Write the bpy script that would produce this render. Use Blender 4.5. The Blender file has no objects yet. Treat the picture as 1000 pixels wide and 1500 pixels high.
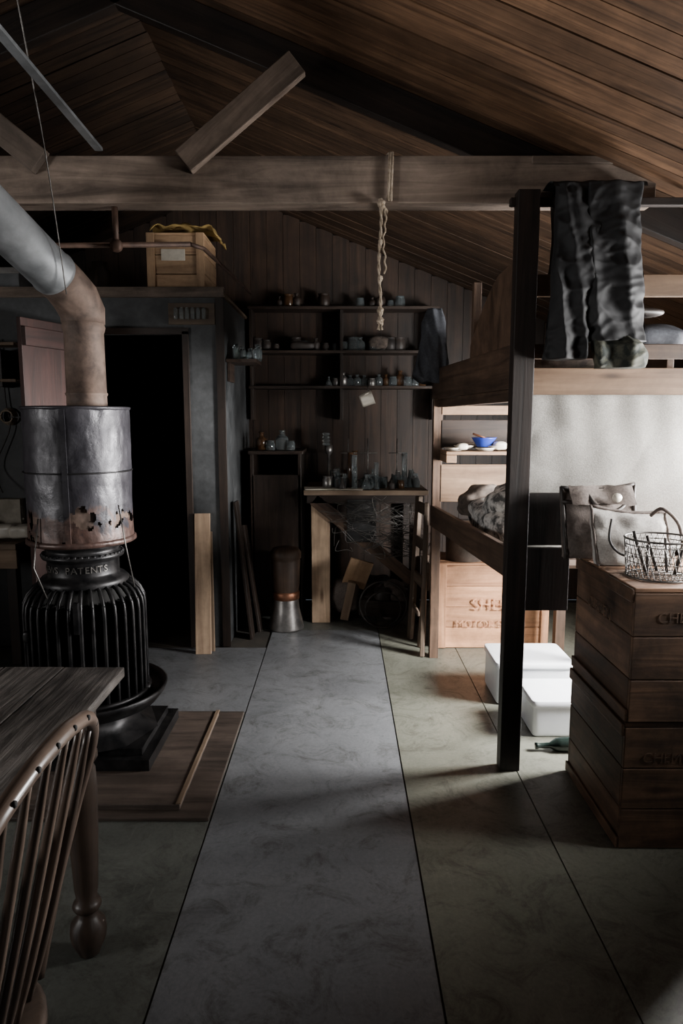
import bpy, math, random
from mathutils import Vector, Matrix, Euler, noise
random.seed(7)
R=random.uniform
PI=math.pi
# ------------------------------------------------------------------ materials
def newmat(name):
    m=bpy.data.materials.new(name); m.use_nodes=True
    n=m.node_tree.nodes; l=m.node_tree.links
    return m,n,l,n['Principled BSDF']
def mixn(n,l,typ,fac,a,b):
    x=n.new('ShaderNodeMix'); x.data_type='RGBA'; x.blend_type=typ
    for i,v in ((0,fac),(6,a),(7,b)):
        if hasattr(v,'is_output'): l.new(v,x.inputs[i])
        else:
            x.inputs[i].default_value = v if i==0 else (v[0],v[1],v[2],1)
    return x.outputs[2]
def ramp(n,l,src,stops):
    r=n.new('ShaderNodeValToRGB'); l.new(src,r.inputs[0])
    e=r.color_ramp.elements
    while len(e)<len(stops): e.new(0.5)
    for i,(p,c) in enumerate(stops):
        e[i].position=p; e[i].color=(c[0],c[1],c[2],1)
    return r.outputs[0]
def noi(n,l,vec,scale,detail=6,rough=.6,dist=0):
    x=n.new('ShaderNodeTexNoise'); x.inputs['Scale'].default_value=scale
    x.inputs['Detail'].default_value=detail; x.inputs['Roughness'].default_value=rough
    x.inputs['Distortion'].default_value=dist
    l.new(vec,x.inputs['Vector']); return x.outputs[0]
def mapn(n,l,src,scale):
    x=n.new('ShaderNodeMapping'); x.inputs['Scale'].default_value=scale; l.new(src,x.inputs['Vector']); return x.outputs[0]
def bump(n,l,b,h,strength,dist):
    x=n.new('ShaderNodeBump'); x.inputs['Strength'].default_value=strength; x.inputs['Distance'].default_value=dist
    l.new(h,x.inputs['Height']); l.new(x.outputs[0],b.inputs['Normal'])
def wood(name,c1,c2,rough=.65,dirt=.5,knots=True,su=1.5,sv=28,bs=.35,spec=.4):
    m,n,l,b=newmat(name)
    tc=n.new('ShaderNodeTexCoord')
    g=noi(n,l,mapn(n,l,tc.outputs['UV'],(su,sv,1)),1.0,8,.65,.9)
    col=ramp(n,l,g,[(.3,c1),(.68,c2)])
    if knots:
        v=n.new('ShaderNodeTexVoronoi'); v.inputs['Scale'].default_value=1
        l.new(mapn(n,l,tc.outputs['UV'],(2.2,9,1)),v.inputs['Vector'])
        k=ramp(n,l,v.outputs['Distance'],[(.05,(.22,.16,.12)),(.16,(1,1,1))])
        col=mixn(n,l,'MULTIPLY',.8,col,k)
    d=noi(n,l,tc.outputs['Object'],3.1,7,.7,.3)
    dd=ramp(n,l,d,[(.32,(1-dirt,)*3),(.62,(1.0,)*3)])
    col=mixn(n,l,'MULTIPLY',1.0,col,dd)
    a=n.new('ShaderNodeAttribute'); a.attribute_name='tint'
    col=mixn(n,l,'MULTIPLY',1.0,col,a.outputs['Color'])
    l.new(col,b.inputs['Base Color'])
    b.inputs['Roughness'].default_value=rough
    b.inputs['Specular IOR Level'].default_value=spec
    bump(n,l,b,g,bs,.006)
    return m
def surf(name,c1,c2,scale=6,rough=.6,metal=0,bs=.2,lo=.35,hi=.65,r2=None,fine=None,spec=.5,bd=.004):
    m,n,l,b=newmat(name)
    tc=n.new('ShaderNodeTexCoord')
    g=noi(n,l,tc.outputs['Object'],scale,8,.65,.2)
    col=ramp(n,l,g,[(lo,c1),(hi,c2)])
    h=g
    if fine:
        f=noi(n,l,tc.outputs['Object'],fine,3,.6,0)
        col=mixn(n,l,'MULTIPLY',.55,col,ramp(n,l,f,[(.3,(.4,.4,.4)),(.7,(1,1,1))]))
        h=f
    l.new(col,b.inputs['Base Color'])
    b.inputs['Metallic'].default_value=metal
    b.inputs['Specular IOR Level'].default_value=spec
    if r2 is not None:
        rr=ramp(n,l,g,[(lo,(rough,)*3),(hi,(r2,)*3)]); l.new(rr,b.inputs['Roughness'])
    else: b.inputs['Roughness'].default_value=rough
    bump(n,l,b,h,bs,bd)
    return m
M={}
M['roof']=wood('roof_boards_wood',(.04,.02,.011),(.2,.11,.06),.5,.55,True,1.4,30,.4)
M['beam']=wood('beam_wood',(.08,.057,.043),(.33,.25,.195),.75,.6,True,1.2,16,.5)
M['wallb']=wood('wall_boards_wood',(.010,.006,.004),(.05,.027,.016),.55,.6,True,1.2,20,.3)
M['dark']=wood('dark_wood',(.008,.005,.004),(.042,.026,.018),.5,.5,True,1.4,22,.3)
M['bunk']=wood('bunk_wood',(.035,.02,.013),(.15,.088,.055),.6,.6,True,1.4,20,.35)
M['bunkd']=wood('bunk_post_wood',(.007,.005,.004),(.03,.019,.015),.6,.5,True,1.4,20,.35)
M['bunkl']=wood('bunk_light_wood',(.22,.12,.065),(.48,.3,.18),.6,.45,True,1.4,20,.3)
M['crate']=wood('crate_wood',(.035,.019,.012),(.18,.1,.058),.65,.85,True,1.3,18,.35)
M['cratel']=wood('pale_crate_wood',(.34,.155,.075),(.7,.36,.19),.65,.5,True,1.3,18,.3)
M['cratebox']=wood('box_wood',(.28,.16,.085),(.58,.38,.22),.65,.5,True,1.3,18,.3)
M['plank']=wood('plank_wood',(.2,.13,.085),(.42,.3,.2),.65,.4,True,1.3,18,.3)
M['table']=wood('table_wood',(.008,.007,.006),(.19,.17,.155),.36,.75,False,3.2,46,1.0,.5)
M['tleg']=wood('table_leg_wood',(.018,.011,.009),(.08,.055,.041),.36,.5,False,1.4,14,.3)
M['chair']=wood('chair_wood',(.03,.02,.016),(.15,.108,.083),.32,.5,False,1.4,14,.3)
M['oldchair']=wood('grey_chair_wood',(.1,.07,.05),(.26,.19,.14),.6,.4,False,1.4,18,.3)
M['hearth']=wood('hearth_wood',(.035,.027,.023),(.12,.09,.073),.5,.5,False,1.4,18,.3)
def lino(name,c1,c2):
    m,n,l,b=newmat(name); tc=n.new('ShaderNodeTexCoord'); o=tc.outputs['Object']
    g=noi(n,l,o,1.1,9,.72,.8); col=ramp(n,l,g,[(.3,c1),(.7,c2)])
    f=noi(n,l,o,70,4,.7); col=mixn(n,l,'MULTIPLY',.5,col,ramp(n,l,f,[(.3,(.45,.45,.45)),(.7,(1,1,1))]))
    s=noi(n,l,o,5,11,.82,1.5); col=mixn(n,l,'MULTIPLY',.8,col,ramp(n,l,s,[(.36,(.35,.33,.3)),(.5,(1,1,1))]))
    w=noi(n,l,mapn(n,l,o,(16,2.5,1)),2.0,10,.8,.5); col=mixn(n,l,'ADD',ramp(n,l,w,[(.58,(0,0,0)),(.72,(.5,.5,.5))]),col,(.11,.11,.105))
    l.new(col,b.inputs['Base Color']); l.new(ramp(n,l,s,[(.3,(.6,)*3),(.6,(.38,)*3)]),b.inputs['Roughness'])
    bump(n,l,b,s,.3,.005); return m
M['lino']=lino('grey_linoleum',(.105,.109,.115),(.2,.205,.213))
M['linog']=lino('green_linoleum',(.088,.09,.07),(.19,.19,.152))
M['linod']=lino('dark_green_linoleum',(.075,.079,.07),(.15,.155,.138))
M['sub']=surf('subfloor',(.02,.018,.015),(.05,.04,.03),4,.8)
M['tar']=surf('tar_paper',(.018,.02,.021),(.08,.083,.085),3,.45,0,.3,.35,.7,.65,25)
M['black']=surf('soot_black',(.004,.004,.004),(.012,.011,.01),3,.85)
M['iron']=surf('cast_iron',(.008,.008,.009),(.032,.03,.03),14,.35,.6,.4,.35,.7,.5)
M['galv']=surf('galvanised_steel',(.10,.107,.112),(.32,.33,.34),5,.45,.55,.2,.3,.7,.7)
M['rust']=surf('rusty_pipe',(.04,.026,.02),(.19,.13,.1),11,.65,.3,.35,.3,.7,.8)
M['wire']=surf('wire_metal',(.06,.055,.05),(.18,.17,.16),20,.45,.8)
M['wiregrey']=surf('basket_wire',(.07,.065,.06),(.17,.16,.15),20,.5,.6)
M['pipe']=surf('brown_pipe',(.05,.03,.022),(.12,.07,.05),12,.6,.4)
M['canvas']=surf('grey_canvas',(.28,.265,.24),(.5,.48,.44),2.2,.9,0,.35,.3,.7,None,170,.1)
M['canvas2']=surf('pale_canvas',(.42,.39,.36),(.64,.61,.57),5,.85,0,.3,.3,.7,None,150,.1)
M['bagd']=surf('brown_canvas',(.08,.062,.054),(.22,.185,.165),7,.8,0,.4,.3,.7,None,110,.2)
M['leather']=surf('dark_leather',(.012,.01,.009),(.05,.038,.032),10,.55)
M['blackcloth']=surf('black_cloth',(.006,.006,.0065),(.019,.019,.02),5,.7,0,.1,.3,.7,None,None,.3)
M['camo']=surf('mottled_green_cloth',(.01,.014,.011),(.07,.07,.05),22,.85,0,.2,.42,.58)
M['greycloth']=surf('slate_cloth',(.04,.042,.048),(.09,.094,.106),6,.9,0,.3,.3,.7,None,90,.1)
M['fur']=surf('mottled_fur',(.06,.06,.06),(.6,.58,.55),19,.9,0,.6,.42,.58)
M['dfur']=surf('brown_fur',(.03,.022,.018),(.13,.1,.08),20,.9,0,.5)
M['yellow']=surf('yellow_sackcloth',(.22,.14,.04),(.48,.33,.11),9,.9)
M['white']=surf('white_enamel',(.72,.74,.78),(.84,.86,.88),3,.3)
M['cream']=surf('cream_china',(.55,.5,.42),(.7,.65,.56),6,.35)
M['blue']=surf('blue_enamel',(.02,.04,.3),(.03,.07,.42),6,.35)
M['green']=surf('green_bottle',(.006,.012,.010),(.012,.02,.017),6,.2)
M['copper']=surf('copper',(.15,.06,.03),(.3,.14,.085),9,.45,.8)
M['tin']=surf('tin_metal',(.16,.15,.145),(.42,.4,.38),7,.35,.85)
M['rope']=surf('hemp_rope',(.2,.15,.1),(.42,.34,.26),60,.9)
M['paint']=surf('stencil_ink',(.02,.012,.008),(.12,.066,.038),26,.8)
M['redink']=surf('red_stencil_ink',(.3,.1,.045),(.62,.32,.17),26,.8)
M['door']=wood('red_door_wood',(.018,.008,.006),(.06,.024,.019),.6,.4,False,1.4,20,.3)
M['paper']=surf('old_paper',(.35,.31,.25),(.6,.55,.46),8,.8)
m,n,l,b=newmat('clear_glass'); b.inputs['Base Color'].default_value=(.62,.7,.72,1); b.inputs['Roughness'].default_value=.05; b.inputs['Transmission Weight'].default_value=.92; b.inputs['IOR'].default_value=1.45; M['glass']=m
m,n,l,b=newmat('brown_glass'); b.inputs['Base Color'].default_value=(.05,.025,.012,1); b.inputs['Roughness'].default_value=.08; M['bglass']=m
m,n,l,b=newmat('stove_jacket_iron')
tc=n.new('ShaderNodeTexCoord'); sx=n.new('ShaderNodeSeparateXYZ'); l.new(tc.outputs['Object'],sx.inputs[0])
g=noi(n,l,tc.outputs['Object'],9,8,.65,.3)
ma=n.new('ShaderNodeMath'); ma.operation='MULTIPLY_ADD'; l.new(sx.outputs[2],ma.inputs[0]); ma.inputs[1].default_value=-1.7; ma.inputs[2].default_value=2.03
mb=n.new('ShaderNodeMath'); mb.operation='ADD'; l.new(ma.outputs[0],mb.inputs[0]); l.new(g,mb.inputs[1])
fac=ramp(n,l,mb.outputs[0],[(.64,(0,0,0)),(.72,(1,1,1))])
ca=ramp(n,l,noi(n,l,tc.outputs['Object'],5,7,.7),[(.3,(.014,.013,.016)),(.7,(.05,.047,.055))])
cb=ramp(n,l,noi(n,l,tc.outputs['Object'],25,7,.7),[(.3,(.022,.013,.011)),(.7,(.1,.057,.046))])
l.new(mixn(n,l,'MIX',fac,ca,cb),b.inputs['Base Color'])
rr=ramp(n,l,g,[(.35,(.3,)*3),(.65,(.55,)*3)]); l.new(rr,b.inputs['Roughness']); b.inputs['Metallic'].default_value=.3
bump(n,l,b,g,.35,.012)
M['jacket']=m
# ------------------------------------------------------------------ mesh builder
class B:
    def __init__(s,name): s.name=name; s.v=[]; s.f=[]; s.uv=[]; s.mi=[]; s.t=[]; s.sm=[]; s.mats=[]; s.kids=[]
    def mi_(s,m):
        m=M[m]
        if m not in s.mats: s.mats.append(m)
        return s.mats.index(m)
    def add(s,vs,fs,uvs,m,sm=False,tint=None):
        o=len(s.v); s.v+= [tuple(v) for v in vs]; k=s.mi_(m); t=tint if tint is not None else R(.72,1.2)
        for f,u in zip(fs,uvs):
            s.f.append([i+o for i in f]); s.uv.append(u); s.mi.append(k); s.t.append(t); s.sm.append(sm)
    def boxm(s,mat,sz,m,tint=None):
        h=[a/2 for a in sz]; L=[(x*h[0],y*h[1],z*h[2]) for x in(-1,1) for y in(-1,1) for z in(-1,1)]
        F=[((0,1,3,2),0),((4,6,7,5),0),((0,4,5,1),1),((2,3,7,6),1),((0,2,6,4),2),((1,5,7,3),2)]
        g=max(range(3),key=lambda i:sz[i]); ou,ov=R(0,50),R(0,50); uvs=[]
        for f,nx in F:
            rest=[i for i in range(3) if i!=nx]
            if nx==g: a,b_=rest; uvs.append([(L[i][a]*8+ou,L[i][b_]+ov) for i in f])
            else:
                b_=[i for i in rest if i!=g][0]; uvs.append([(L[i][g]+ou,L[i][b_]+ov+nx*3) for i in f])
        s.add([mat@Vector(p) for p in L],[f for f,_ in F],uvs,m,False,tint)
    def box(s,c,sz,m,rot=(0,0,0),tint=None):
        s.boxm(Matrix.Translation(c)@Euler(rot).to_matrix().to_4x4(),sz,m,tint)
    def bb(s,x0,x1,y0,y1,z0,z1,m,tint=None):
        s.box(((x0+x1)/2,(y0+y1)/2,(z0+z1)/2),(abs(x1-x0),abs(y1-y0),abs(z1-z0)),m,(0,0,0),tint)
    def beam(s,p1,p2,w,h,m,up=(0,0,1),tint=None):
        p1=Vector(p1);p2=Vector(p2);x=(p2-p1);L=x.length;x.normalize();z=Vector(up);z=(z-z.dot(x)*x).normalized();y=z.cross(x)
        mt=Matrix(((x.x,y.x,z.x,0),(x.y,y.y,z.y,0),(x.z,y.z,z.z,0),(0,0,0,1)))
        s.boxm(Matrix.Translation((p1+p2)/2)@mt,(L,w,h),m,tint)
    def grid(s,fn,nu,nv,m,wrap=False,sm=True,us=1,vs=1,cap=False,tint=None,keep=None):
        vv=[];nn=nu if wrap else nu+1
        for j in range(nv+1):
            for i in range(nn): vv.append(Vector(fn(i/nu,j/nv)))
        fs=[];uv=[];ou=R(0,50)
        for j in range(nv):
            for i in range(nu):
                a=j*nn+i;b_=j*nn+(i+1)%nn
                if keep and not keep((i+.5)/nu,(j+.5)/nv): continue
                fs.append((a,b_,b_+nn,a+nn)); uv.append([(j/nv*vs+ou,i/nu*us),(j/nv*vs+ou,(i+1)/nu*us),((j+1)/nv*vs+ou,(i+1)/nu*us),((j+1)/nv*vs+ou,i/nu*us)])
        if cap and wrap:
            fs.append(tuple(range(nn))[::-1]); uv.append([(0,0)]*nn)
            fs.append(tuple(range(nv*nn,nv*nn+nn))); uv.append([(0,0)]*nn)
        s.add(vv,fs,uv,m,sm,tint)
    def lathe(s,prof,c,m,n=28,mat=None,tint=None,sm=True):
        mt=Matrix.Translation(c)@(mat if mat else Matrix.Identity(4)); k=len(prof)-1
        def fn(u,v):
            r,z=prof[int(round(v*k))]; a=u*2*PI
            return mt@Vector((r*math.cos(a),r*math.sin(a),z))
        rm=max(p[0] for p in prof); L=sum(math.dist(prof[i],prof[i+1]) for i in range(k))
        s.grid(fn,n,k,m,True,sm,us=2*PI*rm,vs=L,tint=tint)
    def tube(s,pts,r,m,n=8,closed=False,tint=None):
        P=[Vector(p) for p in pts];k=len(P); rs=r if isinstance(r,(list,tuple)) else [r]*k
        T=[]
        for i in range(k):
            a=P[(i-1)%k] if (closed or i>0) else P[i]; b_=P[(i+1)%k] if (closed or i<k-1) else P[i]
            T.append((b_-a).normalized())
        up=Vector((0,0,1)) if abs(T[0].z)<.9 else Vector((1,0,0))
        nr=(up-up.dot(T[0])*T[0]).normalized();fr=[]
        for t in T:
            nr=(nr-nr.dot(t)*t)
            nr=nr.normalized() if nr.length>1e-6 else Vector((1,0,0)); fr.append((nr.copy(),t.cross(nr)))
        if closed: P.append(P[0]);rs=list(rs)+[rs[0]];fr.append(fr[0]);k+=1
        L=sum((P[i+1]-P[i]).length for i in range(k-1))
        def fn(u,v):
            i=int(round(v*(k-1)));a=u*2*PI
            return P[i]+rs[i]*(math.cos(a)*fr[i][0]+math.sin(a)*fr[i][1])
        s.grid(fn,n,k-1,m,True,True,us=2*PI*max(rs),vs=L,cap=not closed,tint=tint)
    def blob(s,c,sz,m,e=.4,amp=.02,fr=5,rot=(0,0,0),nu=36,nv=20,seed=0,tint=None):
        E=Euler(rot).to_matrix();c=Vector(c)
        pw=lambda a:math.copysign(abs(a)**e,a)
        def fn(u,v):
            a=u*2*PI;b_=-PI/2+v*PI*.998+.003
            p=Vector((pw(math.cos(b_))*pw(math.cos(a))*sz[0]/2,pw(math.cos(b_))*pw(math.sin(a))*sz[1]/2,pw(math.sin(b_))*sz[2]/2))
            d=noise.noise(p*fr+Vector((seed*3.1,seed,1)))+.5*noise.noise(p*fr*2.3+Vector((seed,7,seed)))
            return c+E@(p+p.normalized()*amp*d)
        s.grid(fn,nu,nv,m,True,True,us=1,vs=1,cap=True,tint=tint)
    def text(s,t,loc,rot,size,m,name='stencil'):
        s.kids.append((t,loc,rot,size,m,name))
    def done(s,bev=0,solid=0,sub=0):
        me=bpy.data.meshes.new(s.name); me.from_pydata(s.v,[],s.f)
        for m in s.mats: me.materials.append(m)
        me.uv_layers.new(name='UVMap'); me.color_attributes.new('tint','FLOAT_COLOR','CORNER')
        me.polygons.foreach_set('material_index',s.mi); me.polygons.foreach_set('use_smooth',s.sm)
        ud=[];cd=[]
        for i,f in enumerate(s.f):
            t=s.t[i]
            for j in range(len(f)): ud+=[s.uv[i][j][0],s.uv[i][j][1]]; cd+=[t,t,t,1.0]
        me.uv_layers['UVMap'].data.foreach_set('uv',ud)
        me.color_attributes['tint'].data.foreach_set('color',cd)
        me.update()
        o=bpy.data.objects.new(s.name,me); bpy.context.collection.objects.link(o)
        if solid: md=o.modifiers.new('thick','SOLIDIFY'); md.thickness=solid; md.offset=0
        if bev:
            md=o.modifiers.new('bevel','BEVEL'); md.width=bev; md.segments=2; md.limit_method='ANGLE'; md.angle_limit=1.0
        for t,loc,rot,size,m,nm in s.kids:
            cu=bpy.data.curves.new(nm,'FONT'); cu.body=t; cu.size=size; cu.extrude=.0006; cu.align_x='CENTER'; cu.align_y='CENTER'
            cu.materials.append(M[m]); q=bpy.data.objects.new(nm,cu); q.location=loc; q.rotation_euler=rot
            bpy.context.collection.objects.link(q); q.parent=o
        return o
def arc(c,r,a0,a1,n,ax='xz'):
    out=[]
    for i in range(n+1):
        a=a0+(a1-a0)*i/n; p=[c[0],c[1],c[2]]; I={'x':0,'y':1,'z':2}
        p[I[ax[0]]]+=r*math.cos(a); p[I[ax[1]]]+=r*math.sin(a); out.append(tuple(p))
    return out
def catm(pts,n=6):
    P=[Vector(p) for p in pts];P=[P[0]]+P+[P[-1]];o=[]
    for i in range(1,len(P)-2):
        for j in range(n):
            t=j/n;a,b_,c,d=P[i-1],P[i],P[i+1],P[i+2]
            o.append(.5*((2*b_)+(c-a)*t+(2*a-5*b_+4*c-d)*t*t+(3*b_-a-3*c+d)*t**3))
    o.append(P[-2]);return o
def prism(b,quad,y0,y1,lean,m,seed,n=18):
    # soft-sided bag: quad (x,z) corners bl,br,tr,tl, thickness y0..y1 narrowing to the mouth
    bl,br,tr,tl=[Vector((p[0],0,p[1])) for p in quad]
    def face(yy,sgn):
        def fn(u,v):
            p=bl.lerp(br,u).lerp(tl.lerp(tr,u),v); e=math.sin(u*PI)**.5*math.sin(min(1,max(0,v))*PI)**.5 if 0<u<1 and 0<v<1 else 0
            y=(y0+y1)/2+lean*v+sgn*((y1-y0)/2*(1-.55*v)*(.35+.65*e))
            y+=.018*noise.noise(Vector((u*4,v*4,seed)))+.008*noise.noise(Vector((u*13+v*5,v*9,seed)))
            return (p.x,y,p.z-.014*math.sin(u*PI)*v)
        return fn
    b.grid(face(y0,-1),n,n,m); b.grid(face(y1,1),n,n,m)
    f0,f1=face(y0,-1),face(y1,1)
    for e in (lambda t:(t,0),lambda t:(0,t),lambda t:(1,t),lambda t:(t,1)):
        b.grid(lambda u,v,e=e:Vector(f0(*e(u))).lerp(Vector(f1(*e(u))),v),n,3,m)
    return f0
# ------------------------------------------------------------------ room
XL,XR,YF,YB=-4.1,2.3,-2.6,5.6
RX,RZ,SL=-.9,3.275,.395
roofz=lambda x:RZ-SL*abs(x-RX)
b=B('floor'); b.bb(XL,XR,YF,YB,-.08,-.004,'sub'); b.done()
b=B('linoleum_runner'); b.bb(-.492,.259,YF+.1,4.75,-.004,.002,'lino',1); b.done()
b=B('linoleum_sheet'); b.bb(.266,.752,YF+.1,5.5,-.004,.001,'linog',1); b.done()
b=B('linoleum_sheet'); b.bb(.757,2.28,YF+.1,5.5,-.004,.001,'linog',.95); b.done()
b=B('linoleum_sheet'); b.bb(-1.9,-.499,YF+.1,3.36,-.004,.001,'linod',1); b.done()
b=B('linoleum_sheet'); b.bb(-1.9,-.499,3.366,4.37,-.004,.001,'lino',.95); b.done()
b=B('linoleum_sheet'); b.bb(-4.0,-1.905,YF+.1,4.37,-.004,.001,'linod',.95); b.done()
b=B('linoleum_sheet'); b.bb(-.72,.259,4.755,5.5,-.004,.001,'linod',.6); b.done()
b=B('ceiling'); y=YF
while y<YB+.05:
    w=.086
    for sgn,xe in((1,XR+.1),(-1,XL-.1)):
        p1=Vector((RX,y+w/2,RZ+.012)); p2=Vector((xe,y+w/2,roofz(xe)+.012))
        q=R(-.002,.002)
        b.beam(p1+Vector((0,0,q)),p2+Vector((0,0,q)),w-.005,.02,'roof',tint=R(.7,1.25)*(.4 if sgn<0 else 1)*(.4 if y>2.9 else 1))  # random board tone; left slope and boards behind the truss carry painted-in shade
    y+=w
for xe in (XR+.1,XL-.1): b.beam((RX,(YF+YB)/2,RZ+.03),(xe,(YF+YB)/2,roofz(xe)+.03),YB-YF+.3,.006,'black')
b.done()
def vwall(name,x,openings):
    b=B(name); H=roofz(x)+.03; y=YF
    sgn=1 if x>0 else -1
    w=.14
    while y<YB-1e-3:
        y1=min(y+w,YB); zs=[(0,H)]
        for o in openings:
            if y1>o[0]+1e-3 and y<o[1]-1e-3: zs=[(0,o[2]),(o[3],H)]
        for z0,z1 in zs: b.bb(x,x+sgn*.03,y+.0015,y1-.0015,z0,z1,'wallb')
        y=y1
    ys=[YF]+sum([[o[0],o[1]] for o in openings],[])+[YB]
    for i in range(0,len(ys),2): b.bb(x+sgn*.03,x+sgn*.06,ys[i],ys[i+1],0,H,'black')
    for o in openings:
        b.bb(x+sgn*.03,x+sgn*.06,o[0],o[1],0,o[2],'black'); b.bb(x+sgn*.03,x+sgn*.06,o[0],o[1],o[3],H,'black')
    b.done()
q=lambda k:YF+.14*k
WR=[(q(14),q(20),.95,1.7),(q(32),q(36),1.2,1.85),(q(38),q(43),.72,1.75)]
WL=[(q(13),q(24),.95,1.85)]
vwall('wall_right',XR,WR); vwall('wall_left',XL,WL)
def gable(name,y,th,mt):
    b=B(name); x=XL
    while x<XR-1e-3:
        x1=min(x+.13,XR); b.bb(x+.0015,x1-.0015,y,y+th,0,roofz((x+x1)/2)+.012,mt); x=x1
    s=1 if th>0 else -1
    x=XL
    while x<XR-1e-3:
        x1=min(x+.13,XR); b.bb(x,x1,y+th,y+th+s*.02,0,roofz((x+x1)/2)+.06,'black'); x=x1
    b.done()
gable('wall_back',YB,.02,'wallb'); gable('wall_front',YF,-.02,'wallb')
def win(name,x,o):
    b=B(name); s=1 if x>0 else -1
    y0,y1,z0,z1=o; f=.03
    xa=x; xb=x+.05*s
    b.bb(xa,xb,y0,y1,z0,z0+f,'beam'); b.bb(xa,xb,y0,y1,z1-f,z1,'beam')
    b.bb(xa,xb,y0,y0+f,z0+f,z1-f,'beam'); b.bb(xa,xb,y1-f,y1,z0+f,z1-f,'beam')
    if y1-y0>1: b.bb(xa+.01*s,xb-.01*s,(y0+y1)/2-.012,(y0+y1)/2+.012,z0+f,z1-f,'beam')
    b.bb(xa-.06*s,xa,y0-.03,y1+.03,z0-.025,z0-.002,'beam')
    b.done()
win('window_1',XR,WR[2]); win('window_2',XR,WR[1]); win('window_3',XR,WR[0]); win('window_4',XL,WL[0])
# ------------------------------------------------------------------ roof truss
b=B('roof_truss')
b.bb(-2.7,1.25,2.86,2.96,2.355,2.535,'beam',1.0)
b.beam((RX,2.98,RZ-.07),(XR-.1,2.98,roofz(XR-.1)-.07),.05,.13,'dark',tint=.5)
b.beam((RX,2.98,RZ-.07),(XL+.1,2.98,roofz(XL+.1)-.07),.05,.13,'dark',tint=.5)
b.beam((-.62,2.84,2.50),(-.17,2.84,2.862),.04,.10,'beam',tint=1.0)
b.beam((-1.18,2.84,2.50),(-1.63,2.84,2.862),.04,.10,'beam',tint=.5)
b.bb(.75,1.25,2.845,2.859,2.50,2.53,'beam',.9)
for X,Z in((-1.33,2.5),(-1.24,2.5),(-1.1,2.44),(-.83,2.43),(-.79,2.5),(-.72,2.42),(-.1,2.46),(.6,2.5),(.85,2.46),(1.0,2.42)):
    b.lathe([(0,-.012),(.012,-.012),(.014,-.006),(.014,0)],(X,2.86,Z),'iron',10,Matrix.Rotation(-PI/2,4,'X')@Matrix.Scale(-1,4,(0,0,1)))
b.done(.004)
b=B('roof_strut'); b.beam((-.95,2.84,2.55),(-.90,1.2,2.53),.03,.012,'galv'); b.done()
b=B('hanging_wire'); b.tube(catm([(-1.0,2.1,3.2),(-1.0,2.25,2.9),(-1.02,2.5,2.4),(-1.06,2.72,1.98)]),.0025,'wire',5); b.done()
# ------------------------------------------------------------------ darkroom
DY=4.4
b=B('darkroom')
b.bb(-3.25,-1.50,DY,DY+.03,0,2.27,'tar',1); b.bb(-.99,-.75,DY,DY+.03,0,2.27,'tar',.6)
b.bb(-4.05,-3.25,DY,DY+.03,0,1.98,'tar',1)
b.bb(-1.50,-.99,DY,DY+.03,2.03,2.27,'tar',1)
b.bb(-.78,-.75,DY+.03,YB-.01,0,2.27,'tar',.6)
b.bb(-3.25,-.73,DY-.02,YB-.01,2.27,2.29,'plank',.5)
b.bb(-3.25,-.73,DY-.035,DY-.0,2.255,2.315,'beam',.8)
b.bb(-1.53,-1.49,DY-.02,DY,0,2.05,'dark'); b.bb(-1.0,-.96,DY-.02,DY,0,2.05,'dark'); b.bb(-1.53,-.96,DY-.02,DY,2.03,2.07,'dark')
b.bb(-.79,-.735,DY-.012,DY,0,2.25,'dark')
for i in range(40): b.lathe([(0,-.004),(.006,-.003),(.008,0)],(-.762,DY-.012,.05+i*.055),'tin',8,Matrix.Rotation(-PI/2,4,'X')@Matrix.Scale(-1,4,(0,0,1)))
b.bb(-4.0,-.78,YB-.04,YB-.02,0,2.0,'black')
b.bb(-1.45,-1.05,5.1,5.4,.0,1.1,'black'); 
b.bb(-1.08,-.79,DY-.018,DY-.001,2.09,2.22,'plank',.3)
for i in range(6):
    b.lathe([(.0,0),(.012,0),(.013,.06),(.006,.07),(0,.072)],(-1.03+i*.035,DY-.035,2.12),'glass',8)
b.done(.002)
b=B('door_1'); 
b.beam((-1.515,4.36,1.03),(-1.74,3.78,1.03),.03,2.04,'door',tint=1); b.beam((-1.50,4.35,1.95),(-1.72,3.775,1.95),.045,.1,'door'); b.beam((-1.50,4.35,1.2),(-1.72,3.775,1.2),.045,.1,'door')
b.done(.003)
def crate(name,x0,x1,y0,y1,z0,z1,m,rows=3,bat=True,gap=.003,t=.016,topb=5,sidebat=True,toptint=None):
    b=B(name); h=(z1-z0-t)/rows
    for i in range(rows):
        a=z0+i*h+gap/2; c=z0+(i+1)*h-gap/2
        b.bb(x0,x1,y0,y0+t,a,c,m); b.bb(x0,x1,y1-t,y1,a,c,m)
        b.bb(x0,x0+t,y0+t,y1-t,a,c,m); b.bb(x1-t,x1,y0+t,y1-t,a,c,m)
    w=(y1-y0)/topb
    for i in range(topb): b.bb(x0,x1,y0+i*w+gap/2,y0+(i+1)*w-gap/2,z1-t,z1,m,toptint)
    b.bb(x0+t,x1-t,y0+t,y1-t,z0,z0+t,m)
    if bat:
        for xx in((x0,x0+.05),(x1-.05,x1)): b.bb(xx[0],xx[1],y0-.013,y0-.0005,z0+.002,z1-.002,m)
    if sidebat:
        for zz in((z0+.002,z0+.045),(z1-.05,z1-.004)): b.bb(x0-.011,x0-.0005,y0+.002,y1-.002,zz[0],zz[1],m)
    return b
b=crate('wooden_box',-1.22,-.86,4.46,4.86,2.292,2.66,'cratebox',3,True,.004,.016,4,False)
b.bb(-1.13,-.98,4.452,4.459,2.49,2.56,'paper',1.1)
for i in range(3):
    for j in range(2): b.lathe([(0,-.003),(.013,-.003),(.013,0)],(-1.1+i*.045,4.452,2.508+j*.033),'leather',10,Matrix.Rotation(-PI/2,4,'X')@Matrix.Scale(-1,4,(0,0,1)))
b.done(.003)
b=B('sackcloth')
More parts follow.
